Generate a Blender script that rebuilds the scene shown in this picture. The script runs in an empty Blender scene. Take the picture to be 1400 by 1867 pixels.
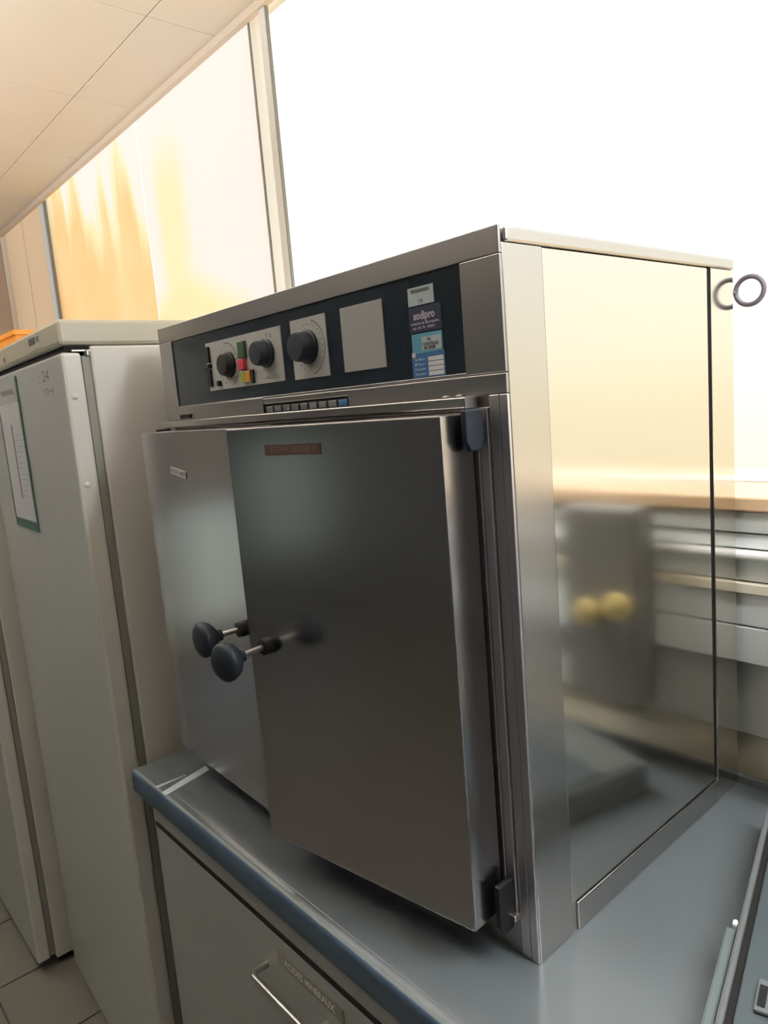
import bpy, bmesh, math, random
from mathutils import Vector, Matrix

random.seed(4)
SC = bpy.context.scene
COL = SC.collection

# ------------------------------------------------------------------ camera
cam_d = bpy.data.cameras.new('camera')
cam = bpy.data.objects.new('camera', cam_d)
COL.objects.link(cam)
cr = Vector((0.6572763, 0.7491438, -0.0822888))
cd = Vector((0.0580591, -0.1591947, -0.9855385))
cf = Vector((-0.7514100, 0.6429935, -0.1481295))
cam.matrix_world = Matrix(((cr.x, -cd.x, -cf.x, 0.467338),
                           (cr.y, -cd.y, -cf.y, -0.573218),
                           (cr.z, -cd.z, -cf.z, 0.638376),
                           (0, 0, 0, 1)))
cam_d.sensor_fit = 'HORIZONTAL'
cam_d.sensor_width = 36.0
cam_d.lens = 1318.5 * 36.0 / 1400.0
cam_d.clip_start = 0.02
SC.camera = cam

# ------------------------------------------------------------------ world (hazy bright daylight)
w = bpy.data.worlds.new('daylight')
SC.world = w
w.use_nodes = True
nt = w.node_tree
nt.nodes.clear()
tc = nt.nodes.new('ShaderNodeTexCoord')
sx = nt.nodes.new('ShaderNodeSeparateXYZ')
mp = nt.nodes.new('ShaderNodeMapRange')
mp.inputs[1].default_value = -1.0
mp.inputs[2].default_value = 1.0
rp = nt.nodes.new('ShaderNodeValToRGB')
e = rp.color_ramp.elements
e[0].position = 0.0
e[0].color = (0.80, 0.62, 0.42, 1)
e[1].position = 1.0
e[1].color = (0.86, 0.94, 1.0, 1)
for pos, c in ((0.40, (0.86, 0.69, 0.47, 1)), (0.49, (0.95, 0.84, 0.62, 1)), (0.52, (1.0, 0.93, 0.76, 1)),
               (0.60, (1.0, 0.97, 0.90, 1))):
    k = e.new(pos)
    k.color = c
bg = nt.nodes.new('ShaderNodeBackground')
bg.inputs[1].default_value = 1.9
wo = nt.nodes.new('ShaderNodeOutputWorld')
nt.links.new(tc.outputs['Generated'], sx.inputs[0])
nt.links.new(sx.outputs['Z'], mp.inputs[0])
nt.links.new(mp.outputs[0], rp.inputs[0])
nt.links.new(rp.outputs[0], bg.inputs[0])
nt.links.new(bg.outputs[0], wo.inputs[0])

# ------------------------------------------------------------------ exposure
SC.view_settings.view_transform = 'Standard'
SC.view_settings.look = 'None'
SC.view_settings.gamma = 1.0
SC.view_settings.exposure = 0.0
SC.view_settings.use_curve_mapping = False

# ------------------------------------------------------------------ key levels (bench top is z = 0)
ZF = -0.92       # floor
ZC = 1.764       # ceiling
YW = 0.69        # window plane
XL, XR, YF = -4.16, 3.0, -4.0
UP_L, DOWN_L = 70.0, 0.8     # radiance of the added fill lamps, upwards and downwards
BENCH_L = 58.0                # added fill lamp over the bench, downwards


# ------------------------------------------------------------------ materials
def mat(name, col, rough=0.5, metal=0.0, spec=0.5, coat=0.0, noise=0.0, nscale=8.0, bump=0.0, bscale=40.0,
        stretch=None, rvar=0.0):
    m = bpy.data.materials.new(name)
    m.use_nodes = True
    t = m.node_tree
    b = t.nodes['Principled BSDF']
    b.inputs['Base Color'].default_value = (*col, 1)
    b.inputs['Roughness'].default_value = rough
    b.inputs['Metallic'].default_value = metal
    b.inputs['Specular IOR Level'].default_value = spec
    b.inputs['Coat Weight'].default_value = coat
    b.inputs['Coat Roughness'].default_value = 0.1
    if noise or bump or rvar:
        c = t.nodes.new('ShaderNodeTexCoord')
        mpn = t.nodes.new('ShaderNodeMapping')
        if stretch:
            mpn.inputs['Scale'].default_value = stretch
        t.links.new(c.outputs['Object'], mpn.inputs['Vector'])
    if noise or rvar:
        n = t.nodes.new('ShaderNodeTexNoise')
        n.inputs['Scale'].default_value = nscale
        n.inputs['Detail'].default_value = 4
        t.links.new(mpn.outputs[0], n.inputs['Vector'])
    if noise:
        mx = t.nodes.new('ShaderNodeMix')
        mx.data_type = 'RGBA'
        mx.inputs[6].default_value = (*[max(0, v * (1 - noise)) for v in col], 1)
        mx.inputs[7].default_value = (*[min(1, v * (1 + noise)) for v in col], 1)
        t.links.new(n.outputs['Fac'], mx.inputs[0])
        t.links.new(mx.outputs[2], b.inputs['Base Color'])
    if rvar:
        mr = t.nodes.new('ShaderNodeMapRange')
        mr.inputs[3].default_value = rough * (1 - rvar)
        mr.inputs[4].default_value = rough * (1 + rvar)
        t.links.new(n.outputs['Fac'], mr.inputs[0])
        t.links.new(mr.outputs[0], b.inputs['Roughness'])
    if bump:
        nb = t.nodes.new('ShaderNodeTexNoise')
        nb.inputs['Scale'].default_value = bscale
        nb.inputs['Detail'].default_value = 2
        bp = t.nodes.new('ShaderNodeBump')
        bp.inputs['Strength'].default_value = bump
        bp.inputs['Distance'].default_value = 0.01
        t.links.new(mpn.outputs[0], nb.inputs['Vector'])
        t.links.new(nb.outputs['Fac'], bp.inputs['Height'])
        t.links.new(bp.outputs[0], b.inputs['Normal'])
    return m


STEEL = mat('brushed_steel', (0.53, 0.505, 0.48), 0.24, 1.0, noise=0.03, nscale=3, rvar=0.12)
STEEL_DOOR = mat('door_steel', (0.46, 0.44, 0.455), 0.21, 1.0)
POST_STEEL = mat('post_steel', (0.66, 0.62, 0.63), 0.38, 1.0)
STEEL_SIDE = mat('side_steel', (0.66, 0.635, 0.585), 0.12, 1.0, noise=0.03, nscale=2, rvar=0.2)
STEEL_FRAME = mat('frame_steel', (0.40, 0.38, 0.375), 0.33, 1.0, noise=0.03, nscale=3)
CHROME = mat('polished_steel', (0.60, 0.59, 0.56), 0.28, 1.0)
DARK = mat('dark_gap', (0.012, 0.012, 0.012), 0.7, spec=0.2)
GASKET = mat('grey_gasket', (0.12, 0.12, 0.12), 0.5)
PANEL = mat('dark_blue_panel', (0.012, 0.018, 0.026), 0.22, spec=0.5)
PLATE = mat('grey_scale_plate', (0.40, 0.40, 0.39), 0.4)
BLANK = mat('blanking_plate', (0.30, 0.295, 0.29), 0.45)
BLACKP = mat('black_plastic', (0.008, 0.009, 0.010), 0.5, spec=0.3)
SMOKE = mat('slate_plastic', (0.013, 0.018, 0.026), 0.5, spec=0.3)
GREENP = mat('green_plastic', (0.03, 0.07, 0.03), 0.35)
REDP = mat('red_plastic', (0.45, 0.03, 0.05), 0.35)
AMBERP = mat('amber_plastic', (0.45, 0.20, 0.02), 0.35)
LIMEP = mat('lime_plastic', (0.25, 0.30, 0.03), 0.35)
INK = mat('ink', (0.05, 0.05, 0.06), 0.6)
INKG = mat('grey_ink', (0.10, 0.105, 0.105), 0.6)
WHITE = mat('white_print', (0.75, 0.75, 0.75), 0.5)
PAPER = mat('paper', (0.50, 0.51, 0.54), 0.55)
TAPE = mat('white_tape', (0.42, 0.42, 0.41), 0.4)
REDTAPE = mat('red_brown_tape', (0.085, 0.045, 0.038), 0.4)
TAPEINK = mat('tape_relief', (0.14, 0.10, 0.08), 0.5)
STK_PALE = mat('pale_blue_sticker', (0.42, 0.50, 0.53), 0.4)
STK_NAVY = mat('navy_sticker', (0.018, 0.024, 0.055), 0.35)
STK_CYAN = mat('cyan_sticker', (0.10, 0.30, 0.42), 0.35)
STK_BLUE = mat('blue_sticker', (0.04, 0.12, 0.28), 0.35)
LILAC = mat('lilac_print', (0.42, 0.40, 0.46), 0.5)
LABEL = mat('aged_clear_label', (0.19, 0.185, 0.145), 0.35)
BENCH = mat('bench_laminate', (0.092, 0.108, 0.118), 0.24, spec=0.9, noise=0.04, nscale=2, rvar=0.1)
EDGE = mat('blue_edge_band', (0.048, 0.080, 0.125), 0.45, spec=0.3)
EDGE2 = mat('grey_edge_lip', (0.10, 0.125, 0.13), 0.4)
CAB = mat('grey_cabinet', (0.29, 0.30, 0.295), 0.35, noise=0.02, nscale=3)
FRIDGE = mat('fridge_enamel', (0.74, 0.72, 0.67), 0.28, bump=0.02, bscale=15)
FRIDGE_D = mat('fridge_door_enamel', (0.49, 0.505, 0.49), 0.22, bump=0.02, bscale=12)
FRIDGE_L = mat('fridge_lid_plastic', (0.50, 0.47, 0.37), 0.35)
SEAL = mat('door_seal', (0.27, 0.27, 0.24), 0.5)
TEAL = mat('dark_teal_border', (0.03, 0.085, 0.075), 0.35)
PURPLE = mat('purple_line', (0.20, 0.13, 0.18), 0.5)
ORANGE = mat('orange_plastic', (1.0, 0.42, 0.06), 0.4)
TILE = mat('floor_tile', (0.13, 0.125, 0.105), 0.35, noise=0.12, nscale=6)
GROUT = mat('grout', (0.06, 0.055, 0.05), 0.8)
CEIL = mat('ceiling_tile', (0.86, 0.79, 0.70), 0.9, noise=0.015, nscale=3)
CEILG = mat('ceiling_grid', (0.80, 0.70, 0.58), 0.7)
WALL = mat('wall_paint', (0.62, 0.60, 0.55), 0.8)
WALLD = mat('room_wall_paint', (0.13, 0.145, 0.16), 0.8)
WFRAME = mat('window_frame', (0.85, 0.84, 0.82), 0.4)
POST = mat('mauve_post', (0.50, 0.42, 0.38), 0.5)
SILL = mat('warm_lit_sill', (0.72, 0.50, 0.30), 0.30)  # warm light reflected by the sill is put into its orange colour
TRUNK = mat('white_trunking', (0.90, 0.93, 0.92), 0.25)
TRUNKY = mat('cream_trunking_edge', (0.92, 0.84, 0.66), 0.3)
WALLG = mat('grey_lower_wall', (0.58, 0.585, 0.55), 0.6)
WALLB = mat('beige_lower_wall', (0.80, 0.74, 0.58), 0.6)
BLUEP = mat('blue_grey_plate', (0.055, 0.070, 0.078), 0.3, noise=0.1, nscale=5)
GREYM = mat('grey_instrument_rim', (0.11, 0.12, 0.122), 0.35)
RING = mat('dark_rubber', (0.15, 0.13, 0.165), 0.4)
BOXG = mat('dark_grey_casing', (0.20, 0.195, 0.185), 0.45)
BRASS = mat('brass_tap', (0.75, 0.60, 0.25), 0.3, 0.3)


def film_mat(name, kind):
    """Translucent sheet over a window: daylight comes through it; the stains are in the sheet itself."""
    m = bpy.data.materials.new(name)
    m.use_nodes = True
    t = m.node_tree
    t.nodes.clear()
    out = t.nodes.new('ShaderNodeOutputMaterial')
    tr = t.nodes.new('ShaderNodeBsdfTranslucent')
    df = t.nodes.new('ShaderNodeBsdfDiffuse')
    mx = t.nodes.new('ShaderNodeMixShader')
    mx.inputs[0].default_value = 0.12
    t.links.new(tr.outputs[0], mx.inputs[1])
    t.links.new(df.outputs[0], mx.inputs[2])
    t.links.new(mx.outputs[0], out.inputs[0])
    if kind == 'stained':
        c = t.nodes.new('ShaderNodeTexCoord')
        s = t.nodes.new('ShaderNodeSeparateXYZ')
        t.links.new(c.outputs['Object'], s.inputs[0])

        def math_(op, a, b=None, clamp=False):
            n = t.nodes.new('ShaderNodeMath')
            n.operation = op
            n.use_clamp = clamp
            for i, v in ((0, a), (1, b)):
                if v is None:
                    continue
                if isinstance(v, (int, float)):
                    n.inputs[i].default_value = v
                else:
                    t.links.new(v, n.inputs[i])
            return n.outputs[0]

        def rng(v, a, b, lo=0.0, hi=1.0):
            n = t.nodes.new('ShaderNodeMapRange')
            n.interpolation_type = 'SMOOTHSTEP'
            n.inputs[1].default_value = a
            n.inputs[2].default_value = b
            n.inputs[3].default_value = lo
            n.inputs[4].default_value = hi
            t.links.new(v, n.inputs[0])
            return n.outputs[0]
        X, Z = s.outputs['X'], s.outputs['Z']
        # long vertical runs
        mpn = t.nodes.new('ShaderNodeMapping')
        mpn.inputs['Scale'].default_value = (7.5, 1, 1.1)
        t.links.new(c.outputs['Object'], mpn.inputs[0])
        n1 = t.nodes.new('ShaderNodeTexNoise')
        n1.inputs['Scale'].default_value = 1.0
        n1.inputs['Detail'].default_value = 2
        t.links.new(mpn.outputs[0], n1.inputs['Vector'])
        mpb = t.nodes.new('ShaderNodeMapping')
        mpb.inputs['Scale'].default_value = (1.6, 1, 2.2)
        mpb.inputs['Location'].default_value = (3.1, 0, 0.4)
        t.links.new(c.outputs['Object'], mpb.inputs[0])
        n2 = t.nodes.new('ShaderNodeTexNoise')
        n2.inputs['Scale'].default_value = 1.5
        t.links.new(mpb.outputs[0], n2.inputs['Vector'])
        # left sheet: solid low down, streaks rising above
        height = math_('ADD', Z, math_('MULTIPLY', math_('SUBTRACT', n1.outputs['Fac'], 0.5), -1.3))
        height = math_('SUBTRACT', height, rng(X, -2.80, -3.15, 0, 0.28))
        low = rng(height, 1.66, 1.28)
        left = rng(X, -2.276, -2.283)
        a = math_('MULTIPLY', low, left)
        # right sheet: one faint run and a patch near the bottom
        run = math_('MULTIPLY', rng(X, -2.24, -2.12), rng(X, -1.90, -2.04))
        run = math_('MULTIPLY', run, rng(Z, 1.72, 1.45, 0, 0.33))
        pz = math_('ADD', Z, math_('MULTIPLY', math_('ABSOLUTE', math_('ADD', X, 2.05)), 0.45))
        patch = math_('MULTIPLY', rng(pz, 1.26, 1.10, 0, 0.42), rng(X, -2.36, -2.30))
        b = math_('MAXIMUM', run, patch)
        fac = math_('MAXIMUM', a, b)
        fac = math_('MULTIPLY', fac, rng(n2.outputs['Fac'], 0.25, 0.6, 0.75, 1.0), True)
        ramp = t.nodes.new('ShaderNodeValToRGB')
        el = ramp.color_ramp.elements
        el[0].color = (0.66, 0.65, 0.69, 1)
        el[1].color = (0.68, 0.46, 0.235, 1)
        k1 = el.new(0.35)
        k1.color = (0.70, 0.63, 0.42, 1)
        t.links.new(fac, ramp.inputs[0])
        t.links.new(ramp.outputs[0], tr.inputs[0])
        df.inputs[0].default_value = (0.8, 0.75, 0.7, 1)
    else:
        col = {'white': (0.66, 0.67, 0.70), 'peach': (0.68, 0.60, 0.515), 'frost': (0.42, 0.50, 0.55)}[kind]
        tr.inputs[0].default_value = (*col, 1)
        df.inputs[0].default_value = (*col, 1)
    return m


def glass_mat(tint=(0.96, 0.97, 0.96)):
    m = bpy.data.materials.new('window_glass')
    m.use_nodes = True
    t = m.node_tree
    t.nodes.clear()
    out = t.nodes.new('ShaderNodeOutputMaterial')
    tr = t.nodes.new('ShaderNodeBsdfTransparent')
    tr.inputs[0].default_value = (*tint, 1)
    gl = t.nodes.new('ShaderNodeBsdfGlossy')
    gl.inputs['Roughness'].default_value = 0.03
    mx = t.nodes.new('ShaderNodeMixShader')
    mx.inputs[0].default_value = 0.06
    t.links.new(tr.outputs[0], mx.inputs[1])
    t.links.new(gl.outputs[0], mx.inputs[2])
    t.links.new(mx.outputs[0], out.inputs[0])
    return m


FILM = film_mat('stained_window_film', 'stained')
PEACH = film_mat('peach_blind', 'peach')
WFILM = film_mat('white_blind', 'white')
FROST = film_mat('frosted_glass', 'frost')
GLASS = glass_mat()
GLASST = glass_mat((0.76, 0.90, 1.0))
GLASSG = glass_mat((0.52, 0.64, 0.68))


# ------------------------------------------------------------------ helpers
def add_box(bm, x0, x1, y0, y1, z0, z1, mi=0):
    vs = [bm.verts.new(p) for p in ((x0, y0, z0), (x1, y0, z0), (x1, y1, z0), (x0, y1, z0),
                                    (x0, y0, z1), (x1, y0, z1), (x1, y1, z1), (x0, y1, z1))]
    for f in ((0, 3, 2, 1), (4, 5, 6, 7), (0, 1, 5, 4), (1, 2, 6, 5), (2, 3, 7, 6), (3, 0, 4, 7)):
        bm.faces.new([vs[i] for i in f]).material_index = mi


def add_lathe(bm, prof, origin, axis, n=32, mi=0, smooth=True):
    """prof = [(radius, distance along axis)], closed at both ends when radius is zero."""
    axis = Vector(axis).normalized()
    u = axis.orthogonal().normalized()
    v = axis.cross(u)
    o = Vector(origin)
    rings = []
    for r, d in prof:
        if r < 1e-6:
            rings.append([bm.verts.new(o + axis * d)])
        else:
            rings.append([bm.verts.new(o + axis * d + (u * math.cos(2 * math.pi * k / n) +
                                                       v * math.sin(2 * math.pi * k / n)) * r) for k in range(n)])
    for a, b in zip(rings, rings[1:]):
        for k in range(n):
            k2 = (k + 1) % n
            if len(a) == 1 and len(b) == 1:
                continue
            if len(a) == 1:
                f = bm.faces.new((a[0], b[k], b[k2]))
            elif len(b) == 1:
                f = bm.faces.new((a[k], a[k2], b[0]))
            else:
                f = bm.faces.new((a[k], a[k2], b[k2], b[k]))
            f.smooth = smooth
            f.material_index = mi
    bmesh.ops.recalc_face_normals(bm, faces=bm.faces)


def add_tube(bm, pts, r, n=12, closed=False, mi=0):
    pts = [Vector(p) for p in pts]
    rings = []
    N = len(pts)
    for i, p in enumerate(pts):
        a = pts[(i - 1) % N] if (closed or i > 0) else p
        b = pts[(i + 1) % N] if (closed or i < N - 1) else p
        d = (b - a).normalized()
        ref = Vector((0.13, 0.9, 0.31)) if abs(d.dot(Vector((0.13, 0.9, 0.31)).normalized())) < 0.95 else Vector((1, 0, 0))
        u = d.cross(ref).normalized()
        v = d.cross(u)
        rings.append([bm.verts.new(p + (u * math.cos(2 * math.pi * k / n) + v * math.sin(2 * math.pi * k / n)) * r)
                      for k in range(n)])
    m = N if closed else N - 1
    for i in range(m):
        A, B = rings[i], rings[(i + 1) % N]
        for k in range(n):
            f = bm.faces.new((A[k], A[(k + 1) % n], B[(k + 1) % n], B[k]))
            f.smooth = True
            f.material_index = mi
    if not closed:
        bm.faces.new(rings[0]).material_index = mi
        bm.faces.new(rings[-1]).material_index = mi
    bmesh.ops.recalc_face_normals(bm, faces=bm.faces)


def link(name, bm, mats, parent=None, bevel=0.0, seg=2):
    me = bpy.data.meshes.new(name)
    bm.to_mesh(me)
    bm.free()
    if any(p.use_smooth for p in me.polygons):
        me.set_sharp_from_angle(angle=math.radians(38))
    for m in (mats if isinstance(mats, (list, tuple)) else [mats]):
        me.materials.append(m)
    o = bpy.data.objects.new(name, me)
    COL.objects.link(o)
    o.parent = parent
    if bevel:
        b = o.modifiers.new('bevel', 'BEVEL')
        b.width = bevel
        b.segments = seg
        b.limit_method = 'ANGLE'
        b.angle_limit = math.radians(40)
    return o


def box(name, x0, x1, y0, y1, z0, z1, m, parent=None, bevel=0.0):
    bm = bmesh.new()
    add_box(bm, x0, x1, y0, y1, z0, z1)
    return link(name, bm, m, parent, bevel)


def boxes(name, lst, m, parent=None, bevel=0.0):
    bm = bmesh.new()
    for b in lst:
        add_box(bm, *b)
    return link(name, bm, m, parent, bevel)


def lathe(name, prof, origin, axis, m, parent=None, n=32):
    bm = bmesh.new()
    add_lathe(bm, prof, origin, axis, n)
    return link(name, bm, m, parent)


def empty(name, loc, rz=0.0, label=None, cat=None):
    o = bpy.data.objects.new(name, None)
    o.empty_display_size = 0.05
    COL.objects.link(o)
    o.location = loc
    o.rotation_euler = (0, 0, rz)
    if label:
        o['label'] = label
    if cat:
        o['category'] = cat
    return o


def struct(o):
    o['kind'] = 'structure'
    return o


def add_text(bm, s, cx, cz, size, y, mi=1, bold=0.0, sx=1.0, rot=0.0, width=None):
    """flat lettering in the XZ plane facing -Y, centred on (cx, cz)"""
    cu = bpy.data.curves.new('t', 'FONT')
    cu.body = s
    cu.size = size
    cu.align_x = 'CENTER'
    cu.align_y = 'CENTER'
    cu.offset = bold
    cu.resolution_u = 2
    o = bpy.data.objects.new('t', cu)
    COL.objects.link(o)
    bpy.context.view_layer.update()
    me = bpy.data.meshes.new_from_object(o)
    bpy.data.objects.remove(o)
    bpy.data.curves.remove(cu)
    xs = [v.co.x for v in me.vertices] or [0]
    if width and max(xs) > min(xs):
        sx = width / (max(xs) - min(xs))
    c, s_ = math.cos(rot), math.sin(rot)
    vs = []
    for v in me.vertices:
        x, z = v.co.x * sx, v.co.y
        vs.append(bm.verts.new((cx + x * c - z * s_, y, cz + x * s_ + z * c)))
    for p in me.polygons:
        try:
            f = bm.faces.new([vs[i] for i in p.vertices])
            f.material_index = mi
        except ValueError:
            pass
    bpy.data.meshes.remove(me)


# ================================================================== ROOM SHELL
# ---- floor: real tiles with recessed joints
fl = struct(box('floor', XL, XR, YF, YW + 0.15, ZF - 0.08, ZF - 0.004, GROUT))
P = 0.30
tile_me = None
rest = bmesh.new()
i0 = math.ceil((XL + 1.73) / P) - 1
i1 = math.floor((XR + 1.73) / P)
for i in range(i0, i1 + 1):
    for j in range(-13, 4):
        x = -1.73 + i * P
        y = -0.297 + j * P
        x0, x1 = max(XL, x + 0.003), min(XR, x + P - 0.003)
        y0, y1 = max(YF, y + 0.003), min(YW, y + P - 0.003)
        if x1 - x0 < 0.02 or y1 - y0 < 0.02:
            continue
        if -4 <= i <= 4 and -3 <= j <= 1:
            if tile_me is None:
                bm = bmesh.new()
                add_box(bm, -P / 2 + 0.003, P / 2 - 0.003, -P / 2 + 0.003, P / 2 - 0.003, -0.004, 0.0)
                o = link('floor_tile', bm, TILE, fl, bevel=0.001)
                tile_me = o
            else:
                o = tile_me.copy()
                COL.objects.link(o)
                o.parent = fl
            o.location = (x + P / 2, y + P / 2, ZF)
        else:
            add_box(rest, x0, x1, y0, y1, ZF - 0.004, ZF)
o = link('floor_tiles', rest, TILE, fl)
o['kind'] = 'stuff'

# ---- ceiling: suspended tiles in a fine grid
ce = struct(box('ceiling', XL, XR, YF, YW + 0.01, ZC + 0.012, ZC + 0.08, CEILG))
k = 0
for i in range(-5, 8):
    for j in range(-8, 1):
        x0, x1 = -1.577 + (i) * 0.6, -1.577 + (i + 1) * 0.6
        y0, y1 = 0.455 + (j - 0) * 0.6, 0.455 + (j + 1) * 0.6
        x0, x1, y0, y1 = max(x0, XL), min(x1, XR), max(y0, YF), min(y1, YW)
        if x1 - x0 < 0.03 or y1 - y0 < 0.03:
            continue
        g = 0.0015
        box('ceiling_panel', x0 + g, x1 - g, y0 + g, y1 - g, ZC, ZC + 0.010, CEIL, ce, bevel=0.0015)
struct(box('trim_1', XL, XR, YW - 0.022, YW, ZC - 0.022, ZC + 0.001, CEILG, bevel=0.002))

# ---- window wall (y = YW)
wb = empty('wall_back', (0, YW, ZF))
struct(wb)


def wpart(name, x0, x1, y0, y1, z0, z1, m, bev=0.0015):
    return box(name, x0, x1, y0 - YW, y1 - YW, z0 - ZF, z1 - ZF, m, wb, bev)


wpart('masonry', XL, XR, YW, YW + 0.15, ZF, 0.43, WALLB, 0)
wpart('lower_panel', XL, XR, 0.560, YW, ZF, 0.069, WALLB)
wpart('skirting_panel', XL, XR, 0.550, YW, 0.069, 0.196, WALLG)
wpart('service_trunking', XL, XR, 0.530, YW, 0.196, 0.253, TRUNK)
wpart('service_trunking', XL, XR, 0.532, YW, 0.2555, 0.306, TRUNK)
wpart('trunking_edge', XL, XR, 0.524, YW, 0.308, 0.324, TRUNKY)
wpart('service_trunking', XL, XR, 0.534, YW, 0.326, 0.360, TRUNK)
wpart('trunking_rail', XL, XR, 0.518, YW, 0.362, 0.3735, WFRAME, 0.004)
wpart('service_trunking', XL, XR, 0.536, YW, 0.376, 0.398, TRUNK)
wpart('service_trunking', XL, XR, 0.532, YW, 0.401, 0.4325, WALLG)
sill = struct(box('trim_2', XL, XR, 0.526, YW + 0.03, 0.434, 0.456, SILL, bevel=0.003))


def window(name, x0, x1, glazing, fw=0.05, zb=0.456, zt=1.75, glaze_name='pane', y=YW + 0.02):
    f = boxes(name, [(x0, x0 + fw, y - 0.02, y + 0.04, zb, zt), (x1 - fw, x1, y - 0.02, y + 0.04, zb, zt),
                     (x0 + fw, x1 - fw, y - 0.02, y + 0.04, zb, zb + fw * 0.6),
                     (x0 + fw, x1 - fw, y - 0.02, y + 0.04, zt - fw * 0.5, zt)], WFRAME, bevel=0.002)
    struct(f)
    box(glaze_name, x0 + fw - 0.005, x1 - fw + 0.005, y + 0.006, y + 0.012, zb + 0.02, zt - 0.015, glazing, f)
    return f


# right-hand clear windows behind the oven
window('window_1', -1.4205, 0.85, GLASS, fw=0.003, zt=1.772)
window('window_2', 0.87, 3.0, GLASS, fw=0.05, zt=1.772)
# slim white mullion with a dark seal along its right edge
struct(box('trim_3', -1.352, -1.324, YW - 0.014, YW - 0.001, 0.456, 1.742, WFRAME, bevel=0.003))
struct(box('trim_4', -1.3232, -1.3195, YW - 0.010, YW - 0.001, 0.456, 1.742, SEAL))
# filmed window with stained translucent sheets
w3 = boxes('window_3', [(-3.386, -3.374, YW + 0.006, YW + 0.06, 0.456, 1.80),
                        (-1.4290, -1.4215, YW - 0.002, YW + 0.03, 0.456, 1.75),
                        (-3.374, -1.4290, YW + 0.030, YW + 0.06, 0.456, 0.485)], SEAL)
struct(w3)
bmf = bmesh.new()


def sheet(bm, x0, x1, z0, z1, y, curl_at=None, n=24):
    prev = None
    for i in range(n + 1):
        x = x0 + (x1 - x0) * i / n
        d = 0.004 * math.sin(i * 0.9)
        if curl_at == 'right' and i >= n - 2:
            d -= 0.012 * (i - n + 3)
        a, b = bm.verts.new((x, y + d, z0)), bm.verts.new((x, y + d * 0.5, z1))
        if prev:
            f = bm.faces.new((prev[0], a, b, prev[1]))
            f.smooth = True
        prev = (a, b)


sheet(bmf, -3.374, -2.283, 0.456, 1.80, YW + 0.017)
f1 = link('translucent_film', bmf, FILM, w3)
bmf = bmesh.new()
sheet(bmf, -2.276, -1.429, 0.456, 1.80, YW + 0.017)
f2 = link('translucent_film', bmf, FILM, w3)
# peach blind bay beyond
w4 = boxes('window_4', [
                        (-4.16, -4.115, YW - 0.018, YW + 0.05, 0.456, 1.75),
                        (-4.115, -3.388, YW + 0.02, YW + 0.05, 0.456, 0.48)], WFRAME, bevel=0.002)
struct(w4)
box('blind_panel', -4.115, -3.782, YW + 0.010, YW + 0.014, 0.457, 1.80, PEACH, w4)
box('white_blind_edge', -3.452, -3.387, YW + 0.004, YW + 0.008, 0.457, 1.80, WFILM, w4)
box('blind_panel', -3.778, -3.455, YW + 0.012, YW + 0.016, 0.457, 1.80, PEACH, w4)

# ---- left wall with a glazed door low down and a post in the corner
wl = boxes('wall_left', [(XL - 0.12, XL, YF, -2.05, ZF, ZC), (XL - 0.12, XL, -1.37, YW + 0.15, ZF, ZC),
                         (XL - 0.12, XL, -2.05, -1.37, 1.15, ZC)], WALLD)
struct(wl)
d1 = boxes('door_1', [(XL - 0.06, XL - 0.01, -2.045, -1.97, ZF, 1.145), (XL - 0.06, XL - 0.01, -1.45, -1.375, ZF, 1.145),
                      (XL - 0.06, XL - 0.01, -1.97, -1.45, ZF, ZF + 0.15), (XL - 0.06, XL - 0.01, -1.97, -1.45, 0.05, 1.145)],
           WALLG, bevel=0.003)
struct(d1)
box('pane', XL - 0.04, XL - 0.03, -1.975, -1.445, ZF + 0.145, 0.055, GLASST, d1)
struct(box('trim_5', XL, XL + 0.05, YW - 0.10, YW - 0.02, ZF, 1.742, POST, bevel=0.003))
struct(box('trim_6', XL, XL + 0.02, YW - 0.30, YW - 0.11, ZF, 1.70, WFRAME, bevel=0.003))
# ---- wall facing the oven, with one high window; right wall
wf = boxes('wall_front', [(XL - 0.12, -3.95, YF - 0.12, YF, ZF, ZC), (-3.25, XR, YF - 0.12, YF, ZF, ZC),
                          (-3.95, -3.25, YF - 0.12, YF, ZF, -0.55), (-3.95, -3.25, YF - 0.12, YF, 0.45, ZC)], WALLD)
struct(wf)
w5 = boxes('window_5', [(-3.95, -3.90, YF - 0.06, YF - 0.01, -0.55, 0.45), (-3.30, -3.25, YF - 0.06, YF - 0.01, -0.55, 0.45),
                        (-3.90, -3.30, YF - 0.06, YF - 0.01, -0.55, -0.50), (-3.90, -3.30, YF - 0.06, YF - 0.01, 0.40, 0.45)],
           WFRAME, bevel=0.003)
struct(w5)
box('pane', -3.905, -3.295, YF - 0.04, YF - 0.03, -0.505, 0.405, GLASSG, w5)
struct(box('wall_right', XR, XR + 0.12, YF - 0.12, YW + 0.15, ZF, ZC, WALLD))

# ================================================================== BENCH
wt = empty('worktop', (0.3, 0.19, 0), 0, 'long grey-blue laminate lab worktop with dark blue front edge carrying the steel oven', 'worktop')


def wk(name, bm_boxes, m, bev=0.002):
    return boxes(name, [(a - 0.3, b - 0.3, c - 0.19, d - 0.19, z0, z1) for a, b, c, d, z0, z1 in bm_boxes], m, wt, bev)


X0B, X1B = -0.834, 1.75
wk('slab', [(X0B, X1B, -0.117, 0.517, -0.030, 0.0)], BENCH, 0.001)
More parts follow.
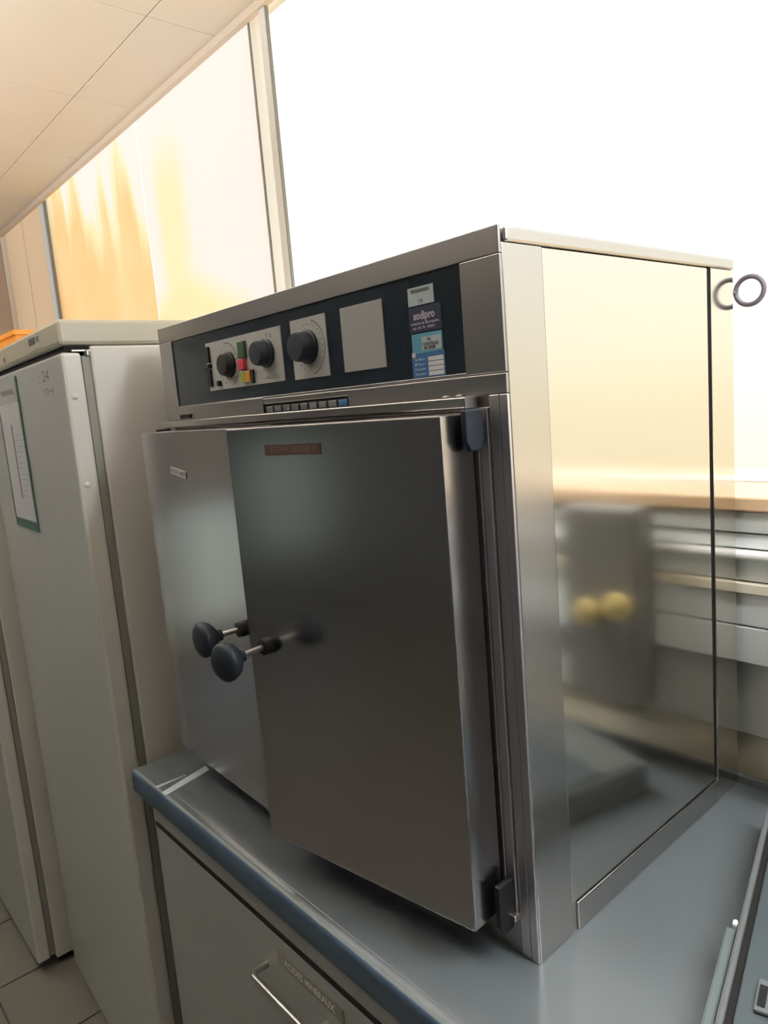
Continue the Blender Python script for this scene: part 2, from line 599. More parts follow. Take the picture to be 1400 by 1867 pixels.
# rounded front edge: profile extruded along x
bm = bmesh.new()
prof = [(-0.1172, 0.0), (-0.126, 0.0), (-0.1305, -0.002), (-0.133, -0.006), (-0.1335, -0.012), (-0.1335, -0.040),
        (-0.131, -0.0445), (-0.126, -0.046), (-0.1172, -0.046)]
A = [bm.verts.new((X0B - 0.3, y - 0.19, z)) for y, z in prof]
B = [bm.verts.new((X1B - 0.3, y - 0.19, z)) for y, z in prof]
for q in range(len(prof) - 1):
    f = bm.faces.new((A[q], B[q], B[q + 1], A[q + 1]))
    f.smooth = True
    f.material_index = 2 if q == 0 else (0 if q == 1 else (1 if q < 6 else 0))
bm.faces.new(A)
bm.faces.new(list(reversed(B)))
bmesh.ops.recalc_face_normals(bm, faces=bm.faces)
link('front_edge', bm, [EDGE2, EDGE, BENCH], wt)
struct(box('trim_7', X0B, X1B, 0.5180, 0.530, -0.03, 0.012, GREYM, bevel=0.001))
wk('under_rail', [(X0B + 0.02, X1B, -0.122, -0.105, -0.060, -0.0465)], EDGE2, 0.001)


def cabinet(x0, x1, label, lettered):
    c = empty('base_cabinet', ((x0 + x1) / 2, 0.19, ZF), 0, label, 'cabinet')
    c['group'] = 'grey base cabinets under the lab worktop'
    xo, yo, zo = (x0 + x1) / 2, 0.19, ZF

    def b(name, l, m, bev=0.0015, par=c):
        return boxes(name, [(p[0] - xo, p[1] - xo, p[2] - yo, p[3] - yo, p[4] - zo, p[5] - zo) for p in l], m, par, bev)
    zt = -0.062
    b('carcass', [(x0, x0 + 0.018, -0.098, 0.515, ZF + 0.08, zt), (x1 - 0.018, x1, -0.098, 0.515, ZF + 0.08, zt),
                  (x0 + 0.018, x1 - 0.018, 0.50, 0.515, ZF + 0.08, zt),
                  (x0 + 0.018, x1 - 0.018, -0.098, 0.50, ZF + 0.08, ZF + 0.098),
                  (x0 + 0.018, x1 - 0.018, -0.098, 0.0, zt - 0.02, zt)], CAB)
    b('top_rail', [(x0 + 0.001, x1 - 0.001, -0.117, -0.0985, -0.0920, -0.0615)], CAB, 0.0006)
    b('plinth', [(x0, x1, -0.06, 0.50, ZF, ZF + 0.079)], GASKET)
    b('drawer_gap_shade', [(x0 + 0.004, x1 - 0.004, -0.1188, -0.0985, -0.0998, -0.0922)], DARK, 0)  # solid dark strip standing for the shade in the gap above the drawer
    dr = b('drawer', [(x0 + 0.002, x1 - 0.002, -0.119, -0.0985, -0.600, -0.1000)], CAB, 0.002)
    b('lower_drawer', [(x0 + 0.002, x1 - 0.002, -0.119, -0.0985, ZF + 0.085, -0.605)], CAB, 0.002)
    # bow handle
    xc = (x0 + x1) / 2
    hx0, hx1, hz = xc - 0.075, xc + 0.075, -0.168
    bm = bmesh.new()
    pts = [(hx0, -0.119, hz), (hx0, -0.139, hz), (hx0 + 0.002, -0.144, hz), (hx0 + 0.008, -0.147, hz),
           (hx1 - 0.008, -0.147, hz), (hx1 - 0.002, -0.144, hz), (hx1, -0.139, hz), (hx1, -0.119, hz)]
    add_tube(bm, [(p[0] - xo, p[1] - yo, p[2] - zo) for p in pts], 0.0048, 12)
    h = link('handle', bm, CHROME, dr)
    h['label'] = 'steel bow handle'
    if lettered:
        bm = bmesh.new()
        lx0, lx1, lz0, lz1 = -0.378, -0.224, -0.1435, -0.1215
        add_box(bm, lx0 - xo, lx1 - xo, -0.1205 - yo, -0.1192 - yo, lz0 - zo, lz1 - zo, 0)
        add_text(bm, 'ACIDES MINERAUX', (lx0 + lx1) / 2 - xo, (lz0 + lz1) / 2 - zo, 0.0155, -0.1208 - yo, 1, 0.0003, width=0.118)
        l = link('name_label', bm, [LABEL, WHITE], dr)
        l['label'] = 'aged clear label with pale capital lettering'
    return c


cabinet(-0.792, 0.112, 'light grey base cabinet under the oven, with lettered label on its drawer', True)
cabinet(0.116, 1.02, 'light grey base cabinet without label, right of the cabinet under the oven', False)

# ================================================================== DRYING OVEN
W, D, H = 0.7766, 0.5163, 0.80
ov = empty('drying_oven', (-W / 2, D / 2, 0), 0, 'large stainless steel drying oven with dark control panel and two doors, standing on the worktop', 'oven')
OX, OY = -W / 2, D / 2


def ob(name, l, m, bev=0.001, par=ov):
    return boxes(name, [(a - OX, b - OX, c - OY, d - OY, z0, z1) for a, b, c, d, z0, z1 in l], m, par, bev)


# body shell behind the front frame; recesses on the right-hand side
ob('body', [(-W, -0.004, 0.004, D, 0.0015, 0.783)], STEEL_FRAME)
ob('top_cover', [(-W, 0.0012, 0.010, D + 0.001, 0.7842, H)], STEEL, 0.003)
# front frame members
ob('front_frame', [(-W, 0.0, 0.0, 0.0038, 0.7735, H),            # top strip
                   (-W, -0.7285, 0.0, 0.0038, 0.640, 0.7730),    # left of the panel
                   (-0.0530, 0.0, 0.0, 0.0038, 0.6595, 0.7730)], STEEL_FRAME, 0.0008)
ob('fascia', [(-W, -0.4535, -0.0005, 0.0038, 0.6385, 0.6612), (-0.2535, 0.0, 0.0, 0.0038, 0.6385, 0.6585),
              (-0.4535, -0.2535, 0.0, 0.0038, 0.6515, 0.6590)], STEEL_FRAME, 0.0006)
ob('sill_strip', [(-0.7285, -0.053, 0.0005, 0.0038, 0.6592, 0.6625)], STEEL_FRAME, 0.0004)
v = ob('vent_recess', [(-0.453, -0.254, 0.0025, 0.0039, 0.6388, 0.6513)], DARK, 0)
for q in range(9):
    x = -0.447 + q * 0.0215
    o = ob('vent_tooth', [(x, x + 0.017, 0.0006, 0.0024, 0.6392, 0.6475)], STK_BLUE if q == 8 else GREYM, 0.0005)
ob('catch_slot', [(-0.722, -0.683, -0.0032, -0.0006, 0.6405, 0.6475)], BLACKP, 0.0005)

# lower front: posts, stepped door surround and base strip
for xa_, xb_ in ((-0.024, -0.0108), (-0.0102, 0.0), (-W, -W + 0.024)):
    ob('front_post', [(xa_, xb_, 0.0, 0.0038, 0.0, 0.638)], POST_STEEL, 0.0008)
ob('front_base', [(-W + 0.0245, -0.0245, 0.0, 0.0038, 0.0, 0.050)], STEEL_FRAME, 0.0008)
ob('door_surround', [(-0.036, -0.0245, -0.004, 0.0038, 0.050, 0.6260), (-W + 0.0245, -W + 0.036, -0.004, 0.0038, 0.050, 0.6260),
                     (-W + 0.0362, -0.0362, -0.004, 0.0038, 0.6225, 0.6255), (-W + 0.0362, -0.0362, -0.004, 0.0038, 0.0505, 0.054)],
   POST_STEEL, 0.0008)
ob('seal_frame', [(-0.060, -0.0365, -0.0045, 0.0038, 0.0545, 0.6215), (-W + 0.0365, -W + 0.060, -0.0045, 0.0038, 0.0545, 0.6215),
                  (-W + 0.0605, -0.0605, -0.0045, 0.0038, 0.6000, 0.6215), (-W + 0.0605, -0.0605, -0.0045, 0.0038, 0.0545, 0.080)],
   POST_STEEL, 0.002)

# ledge above the doors
ob('ledge', [(-0.7770, -0.0400, -0.0190, -0.0008, 0.6268, 0.6378)], STEEL, 0.001)
ob('ledge_end_cap', [(-0.0398, -0.0385, -0.0190, -0.0008, 0.6262, 0.6380)], POST_STEEL, 0.0004)
for x in (-0.055, -0.074):
    o = lathe('ledge_screw', [(0.0042, 0), (0.0042, 0.0015), (0.003, 0.0028), (0, 0.0032)], (x - OX, -0.010 - OY, 0.6378), (0, 0, 1), CHROME, ov, 16)

# right-hand side (plane x = 0)
ob('side_front_strip', [(-0.0038, 0.0, 0.0042, 0.0688, 0.0, 0.7838)], STEEL, 0.0012)
ob('side_panel', [(-0.0039, -0.0010, 0.0692, 0.4375, 0.0378, 0.7832)], STEEL_SIDE, 0.0006)
ob('side_slot', [(-0.0039, -0.0034, 0.4377, 0.4463, 0.0366, 0.7832)], DARK, 0)
ob('side_rear_strip', [(-0.0038, 0.0, 0.4465, D, 0.0, 0.7838)], STEEL_SIDE, 0.0012)
ob('side_base_strip', [(-0.0038, 0.0014, 0.0765, 0.4460, 0.0, 0.0355)], STEEL, 0.0014)
ob('side_base_seam', [(-0.0038, -0.0012, 0.0692, 0.0763, 0.0, 0.0376)], STEEL, 0.0005)
bm = bmesh.new()
ring = [(0.0150 + 0.0195 * math.cos(t_ * math.pi / 24), 0.535, 0.7545 + 0.0195 * math.sin(t_ * math.pi / 24)) for t_ in range(48)]
add_tube(bm, [(a - OX, b - OY, c) for a, b, c in ring], 0.0035, 12, True)
add_tube(bm, [(-0.006 - OX, D - OY, 0.7545), (-0.006 - OX, 0.535 - OY, 0.7545)], 0.0032, 10)
o = link('rear_ring', bm, RING, ov)
o['label'] = 'dark ring sticking out behind the upper rear corner'

# ---- control panel
cp = ob('control_panel', [(-0.7283, -0.0532, 0.0022, 0.0036, 0.6627, 0.7730)], PANEL, 0)
cp['label'] = 'glossy blue-black control panel'
YP = 0.0022


def cpb(name, l, m, bev=0.0, label=None):
    o = ob(name, l, m, bev, cp)
    if label:
        o['label'] = label
    return o


def cpm(name, bm, mats, label=None):
    for v_ in bm.verts:
        v_.co.x -= OX
        v_.co.y -= OY
    o = link(name, bm, mats, cp)
    if label:
        o['label'] = label
    return o


def dial_arc(bm, cx, cz, r, a0, a1, t, y, mi, n=28):
    prev = None
    for i in range(n + 1):
        a = math.radians(a0 + (a1 - a0) * i / n)
        p = [bm.verts.new((cx + rr * math.cos(a), y, cz + rr * math.sin(a))) for rr in (r, r + t)]
        if prev:
            bm.faces.new((prev[0], prev[1], p[1], p[0])).material_index = mi
        prev = p


bm = bmesh.new()
add_box(bm, -0.6095, -0.3915, 0.0008, YP, 0.6810, 0.7560)
dial_arc(bm, -0.545, 0.7165, 0.0325, -70, 95, 0.0016, 0.0006, 1)
for a in range(-60, 250, 18):
    r_ = math.radians(a)
    cx, cz = -0.545 + 0.0285 * math.cos(r_), 0.7165 + 0.0285 * math.sin(r_)
    add_box(bm, cx - 0.0006, cx + 0.0006, 0.0004, 0.0008, cz - 0.0012, cz + 0.0012, 1)
for x, z in ((-0.4270, 0.7475), (-0.4165, 0.7455)):
    dial_arc(bm, x, z, 0.0016, 0, 360, 0.0010, 0.0006, 1, 16)
add_text(bm, 'marche  arret', -0.421, 0.690, 0.0052, 0.0006, 1)
add_box(bm, -0.4400, -0.4040, 0.0004, 0.0008, 0.6868, 0.6874, 1)
cpm('scale_plate', bm, [PLATE, INKG], 'wide pale grey plate around two black knobs')
bm = bmesh.new()
add_box(bm, -0.3665, -0.2875, 0.0008, YP, 0.6795, 0.7580)
dial_arc(bm, -0.3270, 0.7190, 0.0345, -80, 75, 0.0014, 0.0006, 1)
for a in range(-60, 250, 15):
    r_ = math.radians(a)
    cx, cz = -0.3270 + 0.0305 * math.cos(r_), 0.7190 + 0.0305 * math.sin(r_)
    add_box(bm, cx - 0.0005, cx + 0.0005, 0.0004, 0.0008, cz - 0.001, cz + 0.001, 1)
cpm('scale_plate', bm, [PLATE, INKG], 'square pale grey plate around a single slate knob')
cpb('blanking_plate', [(-0.2560, -0.1770, 0.0006, YP, 0.6802, 0.7582)], BLANK, 0.0004, 'plain grey blanking plate')


def knob(cx, cz, r, depth, m, label):
    bm = bmesh.new()
    add_lathe(bm, [(0, 0), (r * 1.12, 0), (r * 1.12, 0.003), (r, 0.0042), (r * 0.94, depth - 0.003), (r * 0.86, depth), (0, depth + 0.0004)],
              (cx, 0.0006, cz), (0, -1, 0), 32)
    cpm('control_knob', bm, m, label)


knob(-0.5390, 0.7165, 0.0175, 0.014, BLACKP, 'matt black round knob')
knob(-0.4310, 0.7225, 0.0180, 0.020, SMOKE, 'slate knob beside the coloured lamps')
knob(-0.3290, 0.7200, 0.0200, 0.022, SMOKE, 'larger slate knob on square plate')
# sliders and lamps on the first plate
cpb('slide_switch', [(-0.6045, -0.5965, -0.0030, 0.0007, 0.7255, 0.7500)], BLACKP, 0.0005)
cpb('slide_switch', [(-0.6055, -0.5965, -0.0030, 0.0007, 0.6870, 0.7140)], BLACKP, 0.0005)
cpb('slide_lever', [(-0.6120, -0.5935, -0.0060, 0.0007, 0.7165, 0.7225)], BLACKP, 0.0005)
bm = bmesh.new()
add_lathe(bm, [(0, 0), (0.0045, 0), (0.0042, 0.005), (0, 0.0056)], (-0.5730, 0.0007, 0.6905), (0, -1, 0), 16)
cpm('push_button', bm, BLACKP)
cpb('indicator_lamp', [(-0.5040, -0.4845, -0.0040, 0.0007, 0.7220, 0.7465)], GREENP, 0.0008, 'dark green lamp')
cpb('indicator_lamp', [(-0.5045, -0.4875, -0.0055, 0.0007, 0.7050, 0.7210)], REDP, 0.0008, 'red lamp')
cpb('indicator_lamp', [(-0.5040, -0.4915, -0.0035, 0.0007, 0.6865, 0.7025)], LIMEP, 0.0008, 'yellow-green half of lamp')
cpb('indicator_lamp', [(-0.4910, -0.4760, -0.0035, 0.0007, 0.6865, 0.7025)], AMBERP, 0.0008, 'amber lamp')
cpb('lamp_bezel', [(-0.4755, -0.4690, -0.0025, 0.0007, 0.6835, 0.7035)], BLACKP, 0.0005)

# stickers on the right of the panel
bm = bmesh.new()
add_box(bm, -0.1335, -0.0935, 0.0016, YP, 0.7415, 0.7610, 0)
for q in range(16):
    x = -0.1280 + q * 0.0018
    add_box(bm, x, x + 0.0012, 0.0012, 0.0016, 0.7550, 0.7585, 1)
add_text(bm, '178', -0.114, 0.7450, 0.0055, 0.0012, 2, 0.0001)
cpm('sticker', bm, [STK_PALE, INKG, INKG], 'pale blue inventory sticker with dashed bar')
bm = bmesh.new()
add_box(bm, -0.1340, -0.0840, 0.0017, YP, 0.7125, 0.7400, 0)
add_text(bm, 'sodipro', -0.1100, 0.7300, 0.0120, 0.0013, 1, 0.0005, width=0.0330)
add_text(bm, 'materiel de laboratoire', -0.1095, 0.7220, 0.0045, 0.0013, 1, 0.0001, width=0.043)
add_text(bm, 'tel. 04 76  38401', -0.1110, 0.7170, 0.0042, 0.0013, 1, 0.0001, width=0.034)
cpm('sticker', bm, [STK_NAVY, LILAC], 'navy sticker with lilac shop lettering')
bm = bmesh.new()
add_box(bm, -0.1320, -0.0850, 0.0015, YP, 0.6895, 0.7110, 0)
add_box(bm, -0.1160, -0.0862, 0.0011, 0.0015, 0.6920, 0.7070, 1)
add_text(bm, '14', -0.1050, 0.7035, 0.0060, 0.0008, 2, 0.0003)
add_text(bm, 'CONTROLE', -0.1020, 0.6985, 0.0050, 0.0008, 2, 0.0002, width=0.024)
add_text(bm, '06 2008', -0.1040, 0.6945, 0.0045, 0.0008, 2, 0.0003, width=0.018)
cpm('sticker', bm, [STK_CYAN, STK_PALE, INK], 'cyan inspection sticker with white field')
bm = bmesh.new()
add_box(bm, -0.1335, -0.0830, 0.0014, YP, 0.6632, 0.6900, 0)
for q in range(4):
    add_box(bm, -0.1080, -0.0845, 0.0010, 0.0014, 0.6645 + q * 0.0053, 0.6690 + q * 0.0053, 1)
for q, s_ in enumerate(('Verifie le', 'Par', 'Prochain', 'Numero')):
    add_text(bm, s_, -0.1210, 0.6830 - q * 0.0053, 0.0040, 0.0010, 1, 0.0, width=0.016)
dial_arc(bm, -0.1300, 0.6885, 0.0005, 0, 360, 0.0025, 0.0009, 1, 18)
cpm('sticker', bm, [STK_BLUE, WHITE], 'royal blue service sticker with four white lines')


# ---- doors: built in a hinge frame, local x runs from the hinge to the free edge
def oven_door(hx, hy, ang, width, sgn, label):
    """hx, hy: hinge corner of the front face; sgn -1 = opens from a right-hand hinge"""
    a = math.radians(ang)
    M = Matrix.Translation((hx - OX, hy - OY, 0)) @ Matrix.Rotation(a, 4, 'Z')
    z0, z1, th = 0.0555, 0.6222, 0.051
    bm = bmesh.new()
    xa, xb = sorted((0.0, sgn * width))
    add_box(bm, xa, xb, 0.0, th, z0, z1)
    for v_ in bm.verts:      # the hinge side flares a little towards the back
        if abs(v_.co.x) < 1e-6 and v_.co.y > 0.01:
            v_.co.x -= sgn * 0.0042
    d = link('door', bm, STEEL_DOOR, ov, 0.0022, 3)
    d.matrix_local = M
    d['label'] = label
    return d


rd = oven_door(-0.037, -0.060, 8.5, 0.341, -1, 'right door, slightly ajar')
ld = oven_door(-0.7400, -0.0705, -2.0, 0.352, 1, 'left door, nearly closed')


def door_knob(par, kx, kz, s, label):
    bm = bmesh.new()
    add_lathe(bm, [(0, -0.0001), (0.0105, 0), (0.0115, 0.003), (0.0105, 0.012), (0.007, 0.0135), (0, 0.0138)], (kx, 0, kz), (0, -1, 0), 28, 0)
    o = link('knob_collar', bm, BLACKP, par)
    bm = bmesh.new()
    add_lathe(bm, [(0, 0.012), (0.0040, 0.0122), (0.0040, 0.044 * s), (0, 0.0445 * s)], (kx, 0, kz), (0, -1, 0), 20, 0)
    o = link('knob_spindle', bm, CHROME, par)
    b0 = 0.041 * s
    bm = bmesh.new()
    add_lathe(bm, [(0, b0), (0.0078, b0), (0.0082, b0 + 0.004), (0.0088, b0 + 0.007), (0.0150, b0 + 0.011), (0.0215, b0 + 0.017),
                   (0.0245, b0 + 0.024), (0.0250, b0 + 0.028), (0.0244, b0 + 0.0305), (0.0210, b0 + 0.0335), (0.013, b0 + 0.0360), (0, b0 + 0.0370)],
              (kx, 0, kz), (0, -1, 0), 40, 0)
    o = link('door_knob', bm, SMOKE, par)
    o['label'] = label


door_knob(rd, -0.299, 0.339, 1.08, 'black mushroom knob on the right door')
door_knob(ld, 0.306, 0.337, 0.93, 'black mushroom knob on the left door')
# left door tape
bm = bmesh.new()
add_box(bm, -0.028, 0.028, -0.0012, 0.0, -0.0055, 0.0055, 0)
add_text(bm, 'ETUVE', -0.0125, 0, 0.0085, -0.0014, 1, 0.0002, width=0.023)
add_text(bm, '470', 0.0150, 0, 0.0085, -0.0014, 1, 0.0002, width=0.019)
t1 = link('name_tape', bm, [TAPE, INKG], ld)
t1.location = (0.140, -0.0001, 0.5575)
t1.rotation_euler = (0, math.radians(8), 0)
t1['label'] = 'pale embossed tape'
bm = bmesh.new()
add_box(bm, -0.048, 0.048, -0.0012, 0.0, -0.0065, 0.0065, 0)
add_text(bm, 'ETUVE SECHE 2', 0.002, 0, 0.0095, -0.0014, 1, 0.0002, width=0.078)
t2 = link('name_tape', bm, [REDTAPE, TAPEINK], rd)
t2.location = (-0.218, -0.0001, 0.5935)
t2['label'] = 'faded red-brown embossed tape'


# hinge caps
def hinge(x0, x1, z0, z1, y0=-0.0360, y1=-0.0095, m=None):
    bm = bmesh.new()
    outline = [(y0, z0 + 0.010), (y0 + 0.006, z0), (y1 - 0.006, z0), (y1, z0 + 0.010), (y1, z1), (y0, z1)]
    A = [bm.verts.new((x0 - OX, py - OY, pz)) for py, pz in outline]
    B = [bm.verts.new((x1 - OX, py - OY, pz)) for py, pz in outline]
    n = len(outline)
    for i in range(n):
        bm.faces.new((A[i], A[(i + 1) % n], B[(i + 1) % n], B[i]))
    bm.faces.new(list(reversed(A)))
    bm.faces.new(B)
    bmesh.ops.recalc_face_normals(bm, faces=bm.faces)
    return link('hinge_cap', bm, m or SMOKE, ov, 0.002)


hinge(-0.0320, -0.0245, 0.5830, 0.6255)
hinge(-0.0320, -0.0245, 0.0400, 0.1000, -0.0320, -0.0045, BLACKP)
hinge(-W + 0.0210, -W + 0.0280, 0.5830, 0.6255)
hinge(-W + 0.0210, -W + 0.0280, 0.0400, 0.1000, -0.0320, -0.0045, BLACKP)
ob('base_catch', [(-0.0270, -0.0190, -0.014, -0.0042, 0.0510, 0.058)], CHROME, 0.001)

# ================================================================== FRIDGES
def fridge(name_loc, yaw, width, label, detail=True, top=0.832):
    f = empty('upright_fridge', (name_loc[0], name_loc[1], ZF), yaw, label, 'fridge')
    f['group'] = 'upright white laboratory fridges'
    z = -ZF
    T = top + z

    def b(name, l, m, bev=0.004, par=f):
        return boxes(name, l, m, par, bev)
    dt = T - 0.058                     # top of door
    b('cabinet', [(-width, 0, 0.052, 0.60, 0.025, T - 0.047)], FRIDGE, 0.004)
    # lid with rounded front corners
    lid = b('lid', [(-width, 0, 0.0, 0.605, T - 0.046, T)], FRIDGE_L, 0.007)
    b('under_lid_gap', [(-width + 0.006, -0.006, 0.010, 0.052, T - 0.0575, T - 0.0462)], DARK, 0)
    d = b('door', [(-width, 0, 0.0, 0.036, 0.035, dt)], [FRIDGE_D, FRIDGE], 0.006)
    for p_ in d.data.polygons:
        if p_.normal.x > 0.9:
            p_.material_index = 1        # right-hand side of the door coloured lighter, standing for the light on it
    b('door_seal', [(-width + 0.004, -0.004, 0.0362, 0.0518, 0.040, dt - 0.006)], SEAL, 0.002)
    b('foot', [(-0.06, -0.02, 0.06, 0.10, 0.0, 0.0248)], BLACKP, 0.002)
    b('foot', [(-width + 0.02, -width + 0.06, 0.06, 0.10, 0.0, 0.0248)], BLACKP, 0.002)
    b('foot', [(-0.06, -0.02, 0.52, 0.56, 0.0, 0.0248)], BLACKP, 0.002)
    b('foot', [(-width + 0.02, -width + 0.06, 0.52, 0.56, 0.0, 0.0248)], BLACKP, 0.002)
    # upper hinge: plate and pin
    b('hinge_plate', [(-0.040, -0.001, 0.020, 0.058, dt + 0.001, dt + 0.0045)], CHROME, 0.001)
    lathe('hinge_pin', [(0, 0), (0.0055, 0), (0.0055, 0.010), (0, 0.0105)], (-0.0055, 0.0475, dt - 0.006), (0, 0, 1), CHROME, f, 16)
    for zz in (0.696, 0.536):
        lathe('door_screw', [(0.0060, -0.0008), (0.0058, 0.0008), (0.0035, 0.0022), (0, 0.0026)], (0, 0.0145, zz + z), (1, 0, 0), FRIDGE, f, 16)
    if detail:
        bm = bmesh.new()
        add_box(bm, -0.205, -0.118, -0.0006, 0.0, T - 0.036, T - 0.008, 0)
        add_box(bm, -0.200, -0.150, -0.0010, -0.0006, T - 0.026, T - 0.013, 1)
        for q in range(7):
            add_box(bm, -0.197 + q * 0.0066, -0.1938 + q * 0.0066, -0.0012, -0.0010, T - 0.023, T - 0.016, 2)
        add_box(bm, -0.140, -0.126, -0.0010, -0.0006, T - 0.024, T - 0.014, 2)
        o = link('maker_plate', bm, [FRIDGE_L, INK, INKG], f)
        lathe('key_lock', [(0, 0), (0.006, 0), (0.006, 0.002), (0, 0.0025)], (-0.43, 0, T - 0.030), (0, -1, 0), PURPLE, f, 16)
        # marker writing on the door
        for s_, cx, cz, sz, wd in ((': 24', -0.130, 0.741, 0.030, 0.075), ('Y2+4', -0.108, 0.712, 0.020, 0.070)):
            bm = bmesh.new()
            add_text(bm, s_, cx, cz + z, sz, -0.0004, 0, 0.0, width=wd)
            o = link('marker_writing', bm, INKG, f)
            o['label'] = 'faded pencil-grey handwriting'
    return f


fr1 = fridge((-0.885, -0.136), math.radians(-2.5), 0.735,
             'tall off-white fridge next to the worktop end, with document sleeve on its door')
fr2 = fridge((-1.690, -0.185), 0.0, 0.66, 'tall off-white fridge at the left picture edge, with orange crate on top', False)

# document sleeve on the nearer fridge door
ds = empty('document_sleeve', (-0.885, -0.136, 0), math.radians(-2.5), 'tall white paper in dark teal edged sleeve on the fridge door', 'document')
sx0, sx1 = -0.560, -0.345
bm = bmesh.new()
zt, zb = 0.757, 0.420
add_box(bm, sx0, sx0 + 0.006, -0.0030, -0.0012, zb, zt)
add_box(bm, sx1 - 0.012, sx1, -0.0030, -0.0012, zb, zt + 0.004)
add_box(bm, sx0 + 0.006, sx1 - 0.012, -0.0030, -0.0012, zb, zb + 0.020)
link('sleeve_border', bm, TEAL, ds, 0.0005)
box('sleeve_back', sx0 + 0.001, sx1 - 0.001, -0.0011, -0.0004, zb + 0.001, zt - 0.001, FRIDGE_D, ds)
bm = bmesh.new()
add_box(bm, sx0 + 0.008, sx1 - 0.014, -0.0022, -0.0014, zb + 0.022, zt - 0.050, 0)
add_box(bm, -0.462, -0.452, -0.0026, -0.0022, 0.490, 0.660, 1)
add_text(bm, 'TEMPERATURE', -0.455, 0.731, 0.016, -0.0018, 2, 0.0005, width=0.12)
for q in range(12):
    add_box(bm, -0.445, -0.380, -0.0025, -0.0022, 0.498 + q * 0.0125, 0.4988 + q * 0.0125, 1)
link('paper_sheet', bm, [PAPER, PURPLE, INKG], ds)

# orange crate on the far fridge
oc = empty('orange_crate', (-2.17, 0.26, 0.8325), 0, 'bright orange plastic crate on top of the farther fridge', 'crate')
bm = bmesh.new()
hx_, hy_, hz_, t_ = 0.20, 0.17, 0.120, 0.006
add_box(bm, -hx_, hx_, -hy_, hy_, 0, t_)
add_box(bm, -hx_, -hx_ + t_, -hy_, hy_, t_, hz_)
add_box(bm, hx_ - t_, hx_, -hy_, hy_, t_, hz_)
add_box(bm, -hx_ + t_, hx_ - t_, -hy_, -hy_ + t_, t_, hz_)
add_box(bm, -hx_ + t_, hx_ - t_, hy_ - t_, hy_, t_, hz_)
link('tub', bm, ORANGE, oc, 0.002)
bm = bmesh.new()
add_box(bm, -hx_ - 0.006, hx_ + 0.006, -hy_ - 0.006, -hy_ - 0.0004, hz_ - 0.014, hz_)
add_box(bm, -hx_ - 0.006, hx_ + 0.006, hy_ + 0.0004, hy_ + 0.006, hz_ - 0.014, hz_)
add_box(bm, -hx_ - 0.006, -hx_ - 0.0004, -hy_ - 0.0004, hy_ + 0.0004, hz_ - 0.014, hz_)
add_box(bm, hx_ + 0.0004, hx_ + 0.006, -hy_ - 0.0004, hy_ + 0.0004, hz_ - 0.014, hz_)
link('rim', bm, ORANGE, oc, 0.001)

# ================================================================== LOW INSTRUMENT at the right picture edge
ins = empty('bench_instrument', (0.088, 0.401, 0.0), math.radians(15), 'low grey instrument with blue-grey top plate, right of the oven at the picture edge', 'instrument')
L = 0.60
boxes('casing', [(0.006, 0.30, -L, 0.0, 0.004, 0.046)], GREYM, ins, 0.004)
boxes('rim', [(0.000, 0.0072, -L, 0.002, 0.0, 0.050), (0.0072, 0.30, -0.008, 0.002, 0.0, 0.050)], GREYM, ins, 0.003)
boxes('groove', [(0.0075, 0.0140, -L + 0.01, -0.010, 0.046, 0.0470)], DARK, ins)
boxes('top_plate', [(0.0145, 0.30, -L, -0.075, 0.0462, 0.0500)], BLUEP, ins, 0.002)
boxes('side_bumper', [(-0.0120, -0.0005, -L, -0.262, 0.0, 0.044)], EDGE2, ins, 0.003)
boxes('bumper_clip', [(-0.0060, -0.0005, -0.261, -0.252, 0.030, 0.0480)], WHITE, ins, 0.002)  # white colour stands for the glint on the clip
lt = boxes('latch', [(0.0290, 0.080, -0.378, -0.336, 0.0502, 0.0550)], GREYM, ins, 0.002)
boxes('latch_slot', [(0.0315, 0.0385, -0.373, -0.345, 0.0551, 0.0558)], BLACKP, lt, 0.0005)

# ================================================================== WALL SERVICE BOX (seen mirrored in the oven side)
sb = empty('wall_service_box', (0.200, 0.517, 0.10), 0, 'dark grey wall service box with two brass taps, mirrored in the oven side', 'service box')
bm = bmesh.new()
add_box(bm, -0.070, 0.070, -0.060, 0.0, 0.0, 0.340)
link('casing', bm, BOXG, sb, 0.008)
for x, z in ((0.004, 0.168), (-0.052, 0.186)):
    lathe('tap', [(0, 0), (0.009, 0), (0.009, 0.012), (0.021, 0.018), (0.024, 0.028), (0.021, 0.040), (0.010, 0.046), (0, 0.047)],
          (x, -0.0602, z), (0, -1, 0), BRASS, sb, 24)

# ================================================================== ADDED FILL LAMPS, unseen, over the room and the bench
def emit(name, col, st):
    m = bpy.data.materials.new(name)
    m.use_nodes = True
    t = m.node_tree
    t.nodes.clear()
    o_ = t.nodes.new('ShaderNodeOutputMaterial')
    em = t.nodes.new('ShaderNodeEmission')
    em.inputs[0].default_value = (*col, 1)
    em.inputs[1].default_value = st
    t.links.new(em.outputs[0], o_.inputs[0])
    return m


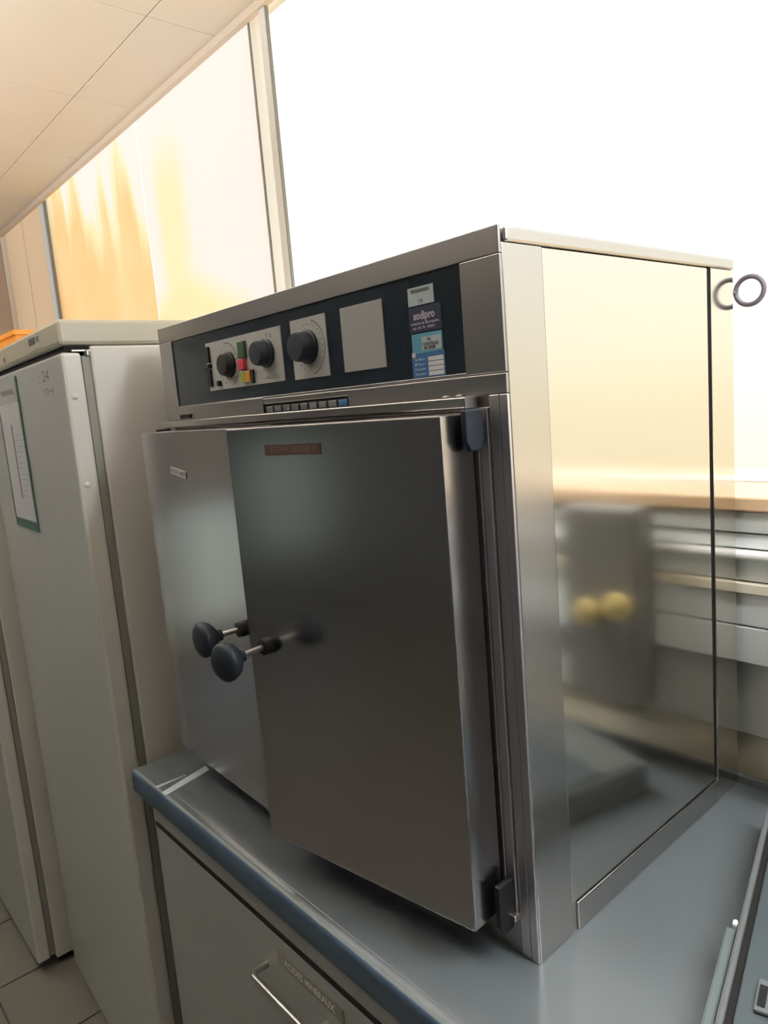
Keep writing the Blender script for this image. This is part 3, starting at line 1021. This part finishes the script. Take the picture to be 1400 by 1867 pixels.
UP = emit('fill_lamp_up', (1.0, 0.97, 0.94), UP_L)
DOWN = emit('fill_lamp_down', (0.90, 0.97, 1.0), DOWN_L)
DOWN_B = emit('fill_lamp_down_bench', (0.93, 0.97, 1.0), BENCH_L)
for x, y, s_, dm in ((-2.7, -0.95, 'left of the camera towards the fridges', DOWN), (-1.1, -0.95, 'nearest behind the camera', DOWN),
                     (1.05, 0.20, 'hanging over the right part of the worktop', DOWN_B)):
    pl = empty('added_fill_lamp', (x, y, 1.30), 0, 'added unseen linear fill lamp, ' + s_, 'lamp')
    pl['group'] = 'added linear fill lamps over the room'
    boxes('fill_lamp_housing', [(-0.62, 0.62, -0.09, 0.09, 0.010, 0.050)], WFRAME, pl, 0.003)
    boxes('fill_lamp_upper_tube', [(-0.60, 0.60, -0.075, 0.075, 0.0505, 0.056)], UP, pl)
    boxes('fill_lamp_lower_diffuser', [(-0.60, 0.60, -0.075, 0.075, 0.003, 0.0095)], dm, pl)
    for xx in (-0.5, 0.5):
        boxes('fill_lamp_suspension_wire', [(xx - 0.0015, xx + 0.0015, -0.0015, 0.0015, 0.0565, 1.764 - 1.30)], CHROME, pl)

# ================================================================== light streak on the worktop's left front corner, built as thin pale strips
STREAK = mat('pale_light_streak', (0.72, 0.84, 0.92), 0.25)
for nm, lab, quad in (('light_streak', 'bright pale blue streak of light, built as a thin strip, across the left front corner of the worktop',
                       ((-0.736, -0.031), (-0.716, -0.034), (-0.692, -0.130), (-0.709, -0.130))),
                      ('light_streak', 'hair-thin pale sliver of light, built as a strip, left of the wider streak on the worktop',
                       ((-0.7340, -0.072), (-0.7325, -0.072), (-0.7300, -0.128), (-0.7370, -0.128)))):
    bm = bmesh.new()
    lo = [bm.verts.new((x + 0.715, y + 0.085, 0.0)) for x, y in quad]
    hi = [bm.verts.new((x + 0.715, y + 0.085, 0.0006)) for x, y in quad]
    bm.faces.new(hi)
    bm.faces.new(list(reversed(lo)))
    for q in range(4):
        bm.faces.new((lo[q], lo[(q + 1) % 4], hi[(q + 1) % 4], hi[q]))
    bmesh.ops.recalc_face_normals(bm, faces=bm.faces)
    o = link(nm, bm, STREAK)
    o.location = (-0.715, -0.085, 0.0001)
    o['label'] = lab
    o['category'] = 'tape'  # no real tape: thin strips standing for the light streak
